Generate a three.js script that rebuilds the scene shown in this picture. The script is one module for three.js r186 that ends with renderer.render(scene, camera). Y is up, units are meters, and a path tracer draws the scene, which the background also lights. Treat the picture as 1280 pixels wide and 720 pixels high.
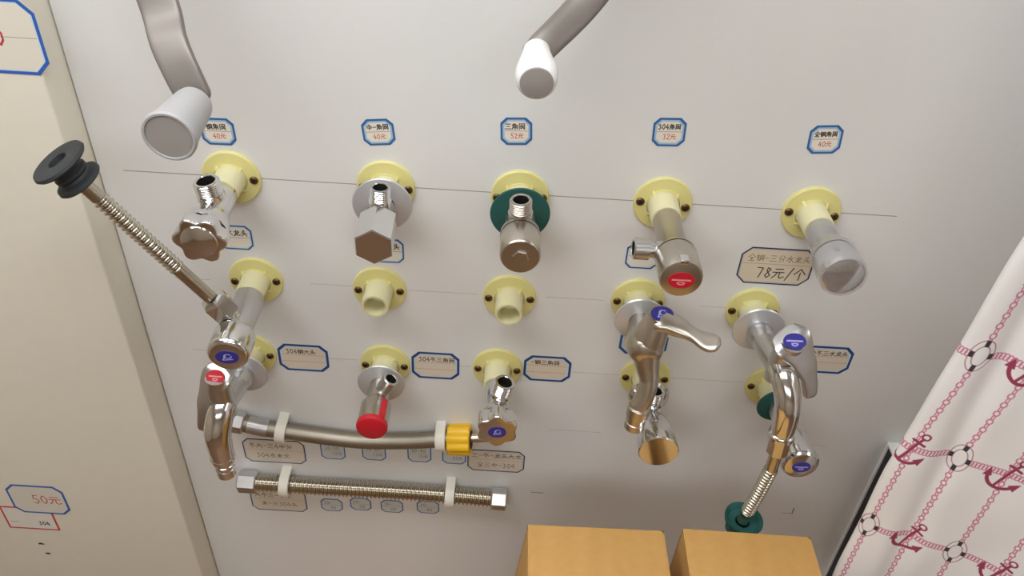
import * as THREE from 'three';
import { mergeGeometries, toCreasedNormals } from 'three/addons/utils/BufferGeometryUtils.js';
import { RoundedBoxGeometry } from 'three/addons/geometries/RoundedBoxGeometry.js';
import { ImprovedNoise } from 'three/addons/math/ImprovedNoise.js';
import { RectAreaLightUniformsLib } from 'three/addons/lights/RectAreaLightUniformsLib.js';

// ---------------------------------------------------------------- camera, lights, exposure
// Plans are in millimetres from a point on the display board 1350 mm above the floor; W() turns them into metres.
const H0 = 1350;
const W = (x, y, z) => new THREE.Vector3(x / 1000, (y + H0) / 1000, z / 1000);
const scene = new THREE.Scene();
scene.background = new THREE.Color(0x000000);
const camera = new THREE.PerspectiveCamera(2 * Math.atan(0.36) * 180 / Math.PI, 16 / 9, 0.02, 30);
camera.position.copy(W(0, 557.6, 740));
camera.rotation.set(-37 * Math.PI / 180, 0, 0);
camera.rotateZ(3.4 * Math.PI / 180);
scene.add(camera);
const renderer = new THREE.WebGLRenderer({ antialias: true });
renderer.toneMapping = THREE.LinearToneMapping;
renderer.toneMappingExposure = 0.67;
renderer.shadowMap.enabled = true;
RectAreaLightUniformsLib.init();
// three ceiling panels: x, z (mm), width, depth, strength
const PANELS = [[-420, 500, 1300, 420, 7.4], [1450, 600, 600, 900, 0.8], [-100, 1900, 1500, 700, 4]];

// ---------------------------------------------------------------- helpers
let seed = 7;
const rnd = () => (seed = (seed * 16807) % 2147483647) / 2147483647;
const noise = new ImprovedNoise();
const taken = {};
const numbered = (n) => { const k = taken[n] = (taken[n] ?? -1) + 1; return k ? n + '_' + String(k).padStart(3, '0') : n; };
const V3 = (a) => (a.isVector3 ? a.clone() : new THREE.Vector3(...a));
const std = (o) => new THREE.MeshStandardMaterial(o);
const phys = (o) => new THREE.MeshPhysicalMaterial(o);

function clean(g, keepUv) {
  g = g.index ? g.toNonIndexed() : g;
  for (const k of Object.keys(g.attributes)) if (!(k === 'position' || k === 'normal' || (keepUv && k === 'uv'))) g.deleteAttribute(k);
  return g;
}
// merges geometries given in mm into ONE named mesh (metres) under parent
function part(name, geos, m, parent, { uv = false, crease = 0.6 } = {}) {
  let g = [].concat(geos).map((x) => clean(x.clone(), uv));
  g = g.length > 1 ? mergeGeometries(g) : g[0];
  if (crease) g = toCreasedNormals(g, crease);
  g.scale(0.001, 0.001, 0.001);
  const o = new THREE.Mesh(g, m);
  o.name = name; o.castShadow = o.receiveShadow = true;
  parent.add(o);
  return o;
}
function thing(name, label, category, [x, y, z], group) {
  const o = new THREE.Group(); o.name = numbered(name); o.position.copy(W(x, y, z));
  o.userData = { label, category }; if (group) o.userData.group = group;
  scene.add(o);
  return o;
}
// lathe round the z axis: profile of [radius, z]
function L(profile, seg = 48) {
  return new THREE.LatheGeometry(profile.map(([r, z]) => new THREE.Vector2(Math.max(r, 1e-4), z)), seg).rotateX(Math.PI / 2);
}
// turns a geometry whose axis is z so that it points along dir, then moves it to p
function aim(g, p, dir) {
  const q = new THREE.Quaternion().setFromUnitVectors(new THREE.Vector3(0, 0, 1), V3(dir).normalize());
  return g.applyQuaternion(q).translate(...V3(p).toArray());
}
// prism with n corners round z, chamfered
function prism(n, r, z0, z1, c = 1, turn = 0) {
  return L([[0, z0], [r - c, z0], [r, z0 + c], [r, z1 - c], [r - c, z1], [0, z1]], n).rotateZ(turn);
}
// sweep of a circle whose radius follows rad(t) along a curve
function sweep(pts, rad, n = 60, seg = 20, caps = true, tension = 0.5) {
  const c = new THREE.CatmullRomCurve3(pts.map(V3), false, 'catmullrom', tension);
  const fr = c.computeFrenetFrames(n);
  const pos = [], idx = [], R = seg;
  for (let i = 0; i <= n; i++) {
    const p = c.getPointAt(i / n), r = typeof rad === 'number' ? rad : rad(i / n);
    for (let j = 0; j < R; j++) {
      const a = j / R * Math.PI * 2, s = Math.sin(a) * r, k = Math.cos(a) * r;
      pos.push(p.x + fr.normals[i].x * k + fr.binormals[i].x * s, p.y + fr.normals[i].y * k + fr.binormals[i].y * s, p.z + fr.normals[i].z * k + fr.binormals[i].z * s);
    }
  }
  for (let i = 0; i < n; i++) for (let j = 0; j < R; j++) {
    const a = i * R + j, b = i * R + (j + 1) % R, d = a + R, e = b + R;
    idx.push(a, b, d, b, e, d);
  }
  if (caps) for (const [i, f] of [[0, 1], [n, 0]]) {
    const p = c.getPointAt(i / n), k = pos.length / 3; pos.push(p.x, p.y, p.z);
    for (let j = 0; j < R; j++) { const a = i * R + j, b = i * R + (j + 1) % R; f ? idx.push(k, b, a) : idx.push(k, a, b); }
  }
  const g = new THREE.BufferGeometry();
  g.setAttribute('position', new THREE.Float32BufferAttribute(pos, 3)); g.setIndex(idx);
  const ng = g.toNonIndexed(); ng.computeVertexNormals();
  return ng;
}
// loft of rounded-rectangle rings: { p, w, t } with widths along side and thickness along the given normal
function loft(rings, normal, { n = 40, seg = 32, ex = 3 } = {}) {
  const N = V3(normal).normalize();
  const c = new THREE.CatmullRomCurve3(rings.map((r) => V3(r.p)));
  const val = (key, t) => { const f = t * (rings.length - 1), i = Math.min(Math.floor(f), rings.length - 2), u = f - i, s = u * u * (3 - 2 * u); return rings[i][key] * (1 - s) + rings[i + 1][key] * s; };
  const pos = [], idx = [];
  for (let i = 0; i <= n; i++) {
    const t = i / n, p = c.getPoint(t), T = c.getTangent(t), S = new THREE.Vector3().crossVectors(T, N).normalize(), U = new THREE.Vector3().crossVectors(S, T).normalize();
    const end = Math.min(1, Math.sqrt(Math.max(0, 1 - Math.pow(1 - Math.min(1, Math.min(t, 1 - t) * n / 3.5), 2))) + 0.02);
    const w = val('w', t) * end, h = val('t', t) * (0.3 + 0.7 * end);
    for (let j = 0; j < seg; j++) {
      const a = j / seg * Math.PI * 2, ca = Math.cos(a), sa = Math.sin(a);
      const x = Math.sign(ca) * Math.pow(Math.abs(ca), 2 / ex) * w, y = Math.sign(sa) * Math.pow(Math.abs(sa), 2 / ex) * h;
      pos.push(p.x + S.x * x + U.x * y, p.y + S.y * x + U.y * y, p.z + S.z * x + U.z * y);
    }
  }
  for (let i = 0; i < n; i++) for (let j = 0; j < seg; j++) {
    const a = i * seg + j, b = i * seg + (j + 1) % seg, d = a + seg, e = b + seg; idx.push(a, b, d, b, e, d);
  }
  for (const [i, f] of [[0, 1], [n, 0]]) {
    const p = c.getPoint(i / n), k = pos.length / 3; pos.push(p.x, p.y, p.z);
    for (let j = 0; j < seg; j++) { const a = i * seg + j, b = i * seg + (j + 1) % seg; f ? idx.push(k, b, a) : idx.push(k, a, b); }
  }
  const g = new THREE.BufferGeometry();
  g.setAttribute('position', new THREE.Float32BufferAttribute(pos, 3)); g.setIndex(idx);
  const ng = g.toNonIndexed(); ng.computeVertexNormals();
  return ng;
}
function canvas(w, h, draw) {
  const c = document.createElement('canvas'); c.width = w; c.height = h;
  draw(c.getContext('2d'), w, h);
  const t = new THREE.CanvasTexture(c); t.colorSpace = THREE.SRGBColorSpace; t.magFilter = THREE.LinearFilter;
  return t;
}
// layered noise as a texture; fn returns a value in 0..1 for each of the channels
function noiseTex(n, fn, srgb) {
  const d = new Uint8Array(n * n * 4);
  for (let y = 0; y < n; y++) for (let x = 0; x < n; x++) { const c = fn(x / n, y / n); for (let k = 0; k < 3; k++) d[(y * n + x) * 4 + k] = Math.max(0, Math.min(255, c[k] * 255)); d[(y * n + x) * 4 + 3] = 255; }
  const t = new THREE.DataTexture(d, n, n); t.magFilter = THREE.LinearFilter; t.wrapS = t.wrapT = THREE.MirroredRepeatWrapping;
  if (srgb) t.colorSpace = THREE.SRGBColorSpace;
  t.needsUpdate = true;
  return t;
}
// box with uv in metres on every face
function box(x0, x1, y0, y1, z0, z1, r = 0) {
  const g = r ? new RoundedBoxGeometry(x1 - x0, y1 - y0, z1 - z0, 3, r) : new THREE.BoxGeometry(x1 - x0, y1 - y0, z1 - z0);
  return g.translate((x0 + x1) / 2, (y0 + y1) / 2, (z0 + z1) / 2);
}
function planarUv(g) {     // uv in metres from the dominant direction of each face
  g = g.index ? g.toNonIndexed() : g;
  const p = g.attributes.position, uv = new Float32Array(p.count * 2);
  const a = new THREE.Vector3(), b = new THREE.Vector3(), c = new THREE.Vector3();
  for (let i = 0; i < p.count; i += 3) {
    a.fromBufferAttribute(p, i); b.fromBufferAttribute(p, i + 1); c.fromBufferAttribute(p, i + 2);
    const n = b.clone().sub(a).cross(c.clone().sub(a)), ax = Math.abs(n.x), ay = Math.abs(n.y), az = Math.abs(n.z);
    [a, b, c].forEach((v, k) => {
      const [s, t] = az >= ax && az >= ay ? [v.x, v.y] : ax >= ay ? [v.z, v.y] : [v.x, v.z];
      uv[(i + k) * 2] = s / 1000; uv[(i + k) * 2 + 1] = t / 1000;
    });
  }
  g.setAttribute('uv', new THREE.BufferAttribute(uv, 2));
  return g;
}

// ---------------------------------------------------------------- materials
const boardTex = noiseTex(512, (x, y) => {
  const a = noise.noise(x * 6, y * 3, 1.3) * 0.5 + noise.noise(x * 17, y * 6, 4.1) * 0.3 + noise.noise(x * 90, y * 90, 7) * 0.12;
  const b = noise.noise(x * 5 + 9, y * 2.5, 8.8);
  return [0.905 + a * 0.018 + b * 0.012, 0.905 + a * 0.018 - b * 0.004, 0.90 + a * 0.018 - b * 0.008];
}, true);
const boardRough = noiseTex(256, (x, y) => { const v = 0.42 + 0.16 * noise.noise(x * 9, y * 4, 2.2) + 0.05 * noise.noise(x * 60, y * 60, 3); return [v, v, v]; });
const creamTex = noiseTex(256, (x, y) => { const a = noise.noise(x * 4, y * 3, 5.3) * 0.014 + noise.noise(x * 50, y * 50, 2) * 0.006; return [0.915 + a, 0.895 + a, 0.835 + a]; }, true);
const M = {
  board: std({ map: boardTex, roughnessMap: boardRough, roughness: 1, metalness: 0 }),
  cream: std({ map: creamTex, roughness: 0.4 }),
  pencil: std({ color: 0x958f8a, roughness: 0.8 }),
  faintPencil: std({ color: 0xb9b2ac, roughness: 0.8 }),
  ink: std({ color: 0x3a3836, roughness: 0.7 }),
  yellow: phys({ color: 0xece49a, roughness: 0.38, transmission: 0.12, thickness: 0, ior: 1.45 }),
  litThroughYellow: phys({ color: 0xf0ebc0, roughness: 0.4, transmission: 0.15, thickness: 0, ior: 1.45 }),  // tube plastic: paler than the plate, standing for light passing through
  bronze: std({ color: 0x6b5236, roughness: 0.4, metalness: 0.9 }),
  slot: std({ color: 0x1c1712, roughness: 0.8 }),
  chrome: std({ color: 0xe2e2e2, roughness: 0.13, metalness: 1 }),
  satin: std({ color: 0xd0d0d0, roughness: 0.3, metalness: 1 }),
  steel: std({ color: 0xc6bfb4, roughness: 0.3, metalness: 1 }),
  hose: std({ color: 0xc6c0b2, roughness: 0.22, metalness: 1 }),
  braid: std({ color: 0xa29b8e, roughness: 0.46, metalness: 1 }),
  disc: std({ color: 0xd4d6da, roughness: 0.34, metalness: 0.55 }),
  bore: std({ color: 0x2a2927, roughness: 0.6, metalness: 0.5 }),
  green: std({ color: 0x1d5650, roughness: 0.6 }),
  black: std({ color: 0x2c3033, roughness: 0.62 }),
  white: std({ color: 0xeeeeec, roughness: 0.4 }),
  greyPlastic: std({ color: 0xb0b0b1, roughness: 0.45 }),
  greyCap: std({ color: 0x9c9894, roughness: 0.5 }),
  armPaint: std({ color: 0x7e7872, roughness: 0.42, metalness: 0.35 }),
  clip: std({ color: 0xe9e6da, roughness: 0.45 }),
  yellowNut: std({ color: 0xf2bf1e, roughness: 0.4 }),
  red: std({ color: 0xc4202e, roughness: 0.25 }),
  film: phys({ color: 0xf2f2f4, roughness: 0.2, transmission: 0.9, thickness: 0, ior: 1.4 }),
  floor: std({ color: 0x8c6c52, roughness: 0.4 }),
  wood: std({ color: 0x8f6a49, roughness: 0.6 }),
  paint: std({ color: 0xcfc2b0, roughness: 0.8 }),
  counter: std({ color: 0xcfc6b8, roughness: 0.5 }),
  panelFrame: std({ color: 0xf2f2f2, roughness: 0.6 }),
};

// ---------------------------------------------------------------- the setting
function struct(name) { const o = new THREE.Group(); o.name = name; o.userData = { kind: 'structure' }; o.position.copy(W(0, 0, 0)); scene.add(o); return o; }
const TOP = 1050, BOT = -H0;
const wallBack = struct('wall_back');
part('board', planarUv(box(-446, 2200, BOT, TOP, -60, 0)), M.board, wallBack, { uv: true, crease: 0 });
for (const [x0, x1, y] of [[-420, 404, 125.7], [-235, -185, -11], [-120, -40, -12], [40, 108, -10], [220, 258, -10], [-395, -352, -14], [-286, -188, -127], [-60, -45, -127], [82, 150, -126], [200, 300, -126], [-395, -345, -126], [60, 130, -232], [395, 430, -232]])
  part('pencil_line', box(x0, x1, y - (y > 100 ? 0.42 : 0.28), y + (y > 100 ? 0.42 : 0.28), 0, 0.12), y > 100 ? M.pencil : M.faintPencil, wallBack, { crease: 0 });
part('pencil_mark', box(44, 62, -364, -362.6, 0, 0.12), M.pencil, wallBack, { crease: 0 });
part('pencil_mark', [box(408, 424, -377, -376, 0, 0.12), box(421, 423, -376, -364, 0, 0.12)], M.pencil, wallBack, { crease: 0 });
const wallLeft = struct('wall_left');
part('panel', planarUv(box(-1900, -447.5, BOT, TOP, -60, 43, 2.5)), M.cream, wallLeft, { uv: true, crease: 0.5 });
part('ink_mark', [box(-681, -672, -497, -494, 43, 43.12), box(-679, -675, -495, -492.5, 43, 43.12)], M.ink, wallLeft, { crease: 0 });
part('ink_mark', box(-677, -670, -521, -517, 43, 43.12), M.ink, wallLeft, { crease: 0 });
part('floor_slab', box(-1960, 2260, BOT - 60, BOT, -60, 3260), M.floor, struct('floor'), { crease: 0 });
part('ceiling_slab', box(-1960, 2260, TOP, TOP + 60, -60, 3260), M.panelFrame, struct('ceiling'), { crease: 0 });
part('wall_slab', box(2200, 2260, BOT, TOP, -60, 3200), M.paint, struct('wall_right'), { crease: 0 });
part('wall_slab', box(-1960, -1900, BOT, TOP, -60, 3200), M.paint, struct('wall_side'), { crease: 0 });
part('wall_slab', box(-1960, 2260, BOT, TOP, 3200, 3260), M.paint, struct('wall_front'), { crease: 0 });

PANELS.forEach(([x, z, w, d, I], i) => {
  const t = thing('ceiling_light', ['white ceiling light panel above the left of the display board', 'white ceiling light panel above the right of the display board', 'long white ceiling light panel farther into the shop'][i], 'light', [x, TOP, z], 'ceiling light panels');
  part('frame', [box(-w / 2 - 20, -w / 2, -20, 0, -d / 2 - 20, d / 2 + 20), box(w / 2, w / 2 + 20, -20, 0, -d / 2 - 20, d / 2 + 20), box(-w / 2, w / 2, -20, 0, -d / 2 - 20, -d / 2), box(-w / 2, w / 2, -20, 0, d / 2, d / 2 + 20)], M.panelFrame, t, { crease: 0 });
  part('diffuser', box(-w / 2, w / 2, -12, -2, -d / 2, d / 2), std({ color: 0xffffff, emissive: 0xfffdf9, emissiveIntensity: 4, roughness: 0.6 }), t, { crease: 0 });
  const l = new THREE.RectAreaLight(0xf4f8fc, I, w / 1000, d / 1000);
  l.position.copy(W(x, TOP - 24, z)); l.lookAt(l.position.x, 0, l.position.z); l.castShadow = true;
  scene.add(l);
});
{
  const t = thing('counter', 'brown wooden counter below the display board under the cartons', 'counter', [300, -H0, 260]);
  part('countertop', box(-700, 1000, H0 - 690, H0 - 660, -258, 240, 3), M.wood, t);
  part('cabinet', box(-680, 980, 0, H0 - 690, -250, 215), M.wood, t, { crease: 0 });
}

// ---------------------------------------------------------------- yellow wall sockets
const RING = [[31, 0], [31, 3], [30, 4], [24, 4.6], [18, 5], [17.4, 6.4]];
const tubeGeo = L([[17.2, 5], [16.4, 8], [16, 12], [15.6, 34], [15, 35], [12.6, 35], [12.3, 34.4], [12.2, 8], [0, 8]], 56);
const ringGeo = L(RING, 64);
const ribGeo = (a) => { const s = new THREE.Shape([[15, 4], [21, 4], [15.5, 11]].map((p) => new THREE.Vector2(...p))); return new THREE.ExtrudeGeometry(s, { depth: 2.4, bevelEnabled: false }).translate(0, 0, -1.2).rotateX(Math.PI / 2).rotateZ(a); };
const screwHead = L([[0, 4.4], [4.6, 4.4], [4.6, 5.4], [3.6, 6.6], [1.2, 7], [1.1, 5.6], [0, 5.6]], 20);
const slotGeo = [box(-2.8, 2.8, -0.55, 0.55, 6.3, 7.05), box(-0.55, 0.55, -2.8, 2.8, 6.3, 7.05)];
const SOCK = 'yellow plastic wall sockets';
function socket(x, y, label, turn = 0) {
  const t = thing('wall_socket', label, 'socket', [x, y, 0], SOCK);
  t.rotation.z = turn;
  part('plate', ringGeo, M.yellow, t);
  part('tube', tubeGeo, M.litThroughYellow, t);
  for (const a of [0.8, 2.35, -0.8, -2.35]) part('rib', ribGeo(a), M.yellow, t);
  for (const s of [-1, 1]) {
    const sc = part('screw', screwHead.clone().translate(s * 24.3, 0, 0), M.bronze, t);
    part('screw_slot', slotGeo.map((g) => g.clone().rotateZ(s * 0.5 + turn).translate(s * 24.3, 0, 0)), M.slot, sc, { crease: 0 });
  }
}
socket(-304, 125.7, 'yellow wall socket holding the chrome valve with the wavy knob');
socket(-140, 125.2, 'yellow wall socket behind the hexagonal handled valve and grey disc');
socket(2.7, 123.5, 'yellow wall socket behind the valve with the large green disc', 0.05);
socket(154.3, 125.7, 'yellow wall socket holding the steel valve with red badge and sideways outlet', -0.09);
socket(312.3, 124.7, 'yellow wall socket holding the film wrapped chrome valve', -0.05);
socket(-297.4, -9.3, 'yellow wall socket holding the valve joined to the black stopper hose', 0.06);
socket(-153.9, -12, 'empty yellow wall socket under the hexagonal handled valve', 0.02);
socket(-2.2, -12.5, 'empty yellow wall socket under the valve with the large green disc', 0.02);
socket(146.7, -6.6, 'yellow wall socket behind the steel tap with the paddle lever');
socket(280.9, -10.7, 'yellow wall socket behind the chrome tap joined to the green stopper hose');
socket(-320.3, -125.7, 'yellow wall socket behind the chrome tap with the red badge lever', 0.03);
socket(-152.9, -130, 'yellow wall socket behind the valve with the red end cap');
socket(-12.1, -125.3, 'yellow wall socket holding the chrome valve with the blue badge wavy knob');
socket(172.6, -125.4, 'yellow wall socket below the steel tap, behind the conical chrome valve');
socket(329.8, -127.8, 'yellow wall socket behind the valve with the small green disc');

// ---------------------------------------------------------------- badges (flat print)
function badgeTex(bg, fg, word) {
  return canvas(128, 128, (c) => {
    c.fillStyle = bg; c.fillRect(0, 0, 128, 128);
    c.strokeStyle = c.fillStyle = fg; c.lineCap = 'round'; c.lineWidth = 8;
    if (word) { c.fillRect(18, 54, 92, 13); c.beginPath(); c.arc(64, 82, 16, 0, Math.PI); c.lineWidth = 9; c.stroke(); c.fillRect(52, 76, 24, 8); }
    else { c.beginPath(); c.arc(68, 54, 20, 0, Math.PI * 1.75); c.stroke(); c.beginPath(); c.moveTo(40, 92); c.lineTo(58, 36); c.moveTo(40, 92); c.lineTo(92, 84); c.stroke(); }
  });
}
const badgeBlue = std({ map: badgeTex('#353288', '#a9a9e6', false), roughness: 0.35 });
const badgeBlueBar = std({ map: badgeTex('#383594', '#b7b5ee', true), roughness: 0.35 });
const badgeRed = std({ map: badgeTex('#c41f30', '#e79a9c', true), roughness: 0.35 });
function badge(parent, m, p, dir, rx, ry, turn = 0) {
  const g = new THREE.CylinderGeometry(1, 1, 0.8, 40).rotateX(Math.PI / 2).rotateZ(turn);
  const uv = g.attributes.uv, q = g.attributes.position;
  for (let i = 0; i < q.count; i++) uv.setXY(i, 0.5 + q.getX(i) * 0.5, 0.5 + q.getY(i) * 0.5);
  g.scale(rx, ry, 1);
  const o = part('badge', aim(g, p, dir), m, parent, { uv: true });
  o.userData.label = m === badgeRed ? 'red oval badge with pale marks' : 'blue oval badge with pale marks';
  return o;
}

// ---------------------------------------------------------------- angle valves (axis z, from the socket at z = 35)
function valve(name, label, [x, y], tilt = [0, 0], group) {
  const t = thing(name, label, 'valve', [x, y, 0], group);
  t.rotation.set(-tilt[1], tilt[0], 0);
  return t;
}
// outlet pipe with thread and a bore, along dir from the axis at height z; len to the mouth
function outlet(t, z, dir, len, r, m, { thread = true, from = 10, collar = 0 } = {}) {
  const p = [[r * 0.86, 0], [r * 0.86, from]];
  if (collar) p.push([r + collar, from], [r + collar, from + 5], [r * 0.9, from + 5.6]);
  const z0 = collar ? from + 6 : from + 2;
  if (thread) { const n = Math.max(3, Math.round((len - z0 - 1) / 2.2)), d = (len - z0 - 1) / n; for (let i = 0; i < n; i++) p.push([r * 0.91, z0 + i * d], [r, z0 + i * d + d * 0.4], [r, z0 + i * d + d * 0.65]); p.push([r * 0.91, len - 1]); }
  else p.push([r, z0], [r, len - 1]);
  p.push([r * 0.9, len], [r * 0.72, len], [r * 0.68, len - 0.6]);
  const o = part('outlet', aim(L(p, 36), [0, 0, z], dir), m, t);
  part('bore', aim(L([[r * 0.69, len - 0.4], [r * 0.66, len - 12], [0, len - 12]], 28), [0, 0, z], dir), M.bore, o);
  return o;
}
// knob with n lobes
function wavy(r, amp, n, z0, z1, phase = 0) {
  const s = new THREE.Shape(); const K = 96;
  for (let i = 0; i <= K; i++) { const a = i / K * Math.PI * 2, q = r + amp * Math.cos(n * a + phase); i ? s.lineTo(q * Math.cos(a), q * Math.sin(a)) : s.moveTo(q * Math.cos(a), q * Math.sin(a)); }
  return new THREE.ExtrudeGeometry(s, { depth: z1 - z0 - 4, bevelEnabled: true, bevelSize: 2, bevelThickness: 2, bevelSegments: 4, curveSegments: 4 }).translate(0, 0, z0 + 2);
}
const stub = [[0, 20], [11.8, 20], [11.8, 35.2]];
const VG = 'valves on the display board';

{ // row 1
  let t = valve('angle_valve', 'chrome angle valve with wavy domed knob, nearest the grey crank grip', [-304, 125.7], [0.045, -0.03], VG);
  part('body', L([...stub, [14.6, 35.4], [15, 37], [15, 66], [15.6, 72], [18, 82], [21, 90], [21.6, 96], [21.4, 101], [12, 102], [0, 102]]), M.chrome, t);
  outlet(t, 62, [-0.1, 1, 0.05], 34, 13, M.chrome, { thread: true, from: 14, collar: 0.6 });
  const h = part('knob', wavy(21.4, 2.5, 6, 103, 119, 0.4), M.chrome, t, { crease: 0.5 });
  part('knob_cap', L([[17.5, 119], [17, 120.6], [15.4, 121], [10, 122.4], [4, 123.2], [0, 123.4]]), M.chrome, h);

  t = valve('angle_valve', 'chrome angle valve with hexagonal handle and pale grey disc', [-140, 125.2], [0.05, -0.02], VG);
  part('escutcheon', L([[13, 35.3], [30, 35.3], [31, 36.2], [30.2, 37.4], [22, 39], [13.5, 40], [13, 35.3]], 64), M.disc, t);
  part('body', L([...stub, [12.6, 35.6], [12.6, 42], [14, 44], [14, 62], [16, 66], [0, 66]]), M.chrome, t);
  outlet(t, 56, [0.05, 1, 0], 33, 10.4, M.chrome, { from: 13, collar: 1 });
  part('handle', prism(6, 20, 66, 113, 1.2, 0), M.chrome, t, { crease: 0.3 });

  t = valve('angle_valve', 'steel angle valve with round knob in front of the large green disc', [2.7, 123.5], [0.03, -0.01], VG);
  const e = part('escutcheon', L([[13, 35.3], [30, 35.3], [31, 36], [30, 37], [20, 38], [13.5, 38.4], [13, 35.3]], 64), M.green, t); e.userData.label = 'dark green rubber disc';
  part('body', L([...stub, [13, 35.6], [13, 42], [15, 46], [15.5, 58], [17.5, 66], [19.6, 72], [20, 78], [0, 78]]), M.steel, t);
  outlet(t, 62, [-0.03, 1, 0.08], 35, 11.2, M.steel, { from: 15, collar: 1.2 });
  const k = part('knob', L([[0, 79], [19.4, 79], [19.8, 80], [19.8, 110], [19, 112], [18, 113], [0, 113]]), M.steel, t);
  part('hex_cap', prism(6, 8.4, 113, 115.5, 0.8, 0.3), M.steel, k, { crease: 0.3 });

  t = valve('angle_valve', 'steel angle valve with red badge and outlet pointing left', [154.3, 125.7], [0.013, 0], VG);
  part('body', L([...stub, [14, 35.4], [14.2, 37], [14.2, 88], [19.6, 97], [20.3, 100], [0, 100]]), M.steel, t);
  outlet(t, 92, [-1, 0.05, 0.05], 41, 10.6, M.satin, { thread: false, from: 20, collar: -3 });
  const k4 = part('knob', L([[0, 101], [20, 101], [20.5, 102], [20.5, 135], [19.6, 137.6], [17.6, 138.4], [0, 138.4]]), M.steel, t);
  part('pointer', box(-4, 4, 17, 21.6, 128, 138.8, 1), M.chrome, k4);
  badge(t, badgeRed, [0, -1, 138.5], [0, 0, 1], 12.5, 9);

  t = valve('angle_valve', 'chrome valve in wrinkled clear film beside the black bordered tag', [312.3, 124.7], [0.008, 0], VG);
  part('body', L([...stub, [13.8, 35.4], [14, 37], [14, 66], [16, 72], [20, 80], [20.6, 84], [0, 84]]), M.satin, t);
  part('handle', L([[0, 85], [20.2, 85], [20.8, 86], [20.8, 114], [20, 116.5], [18, 117.4], [0, 117.4]]), M.chrome, t);
  const fg = L([[14.8, 40], [15, 66], [17, 71], [21.2, 79], [22, 84], [22.2, 100], [22, 116], [21, 118.6], [16, 119.6], [10, 119.4], [5, 119.8], [0, 119.6]], 72);
  const fp = fg.attributes.position;
  for (let i = 0; i < fp.count; i++) {
    const X = fp.getX(i), Y = fp.getY(i), Z = fp.getZ(i), n = noise.noise(X * 0.16, Y * 0.16, Z * 0.07), a = Math.hypot(X, Y);
    if (Z > 119) fp.setZ(i, Z + Math.abs(n) * 2.2); else if (a > 1) { const s = 1 + Math.abs(n) * 0.05; fp.setX(i, X * s); fp.setY(i, Y * s); }
  }
  part('clear_film', fg, M.film, t, { crease: 0.2 });
}
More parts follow.
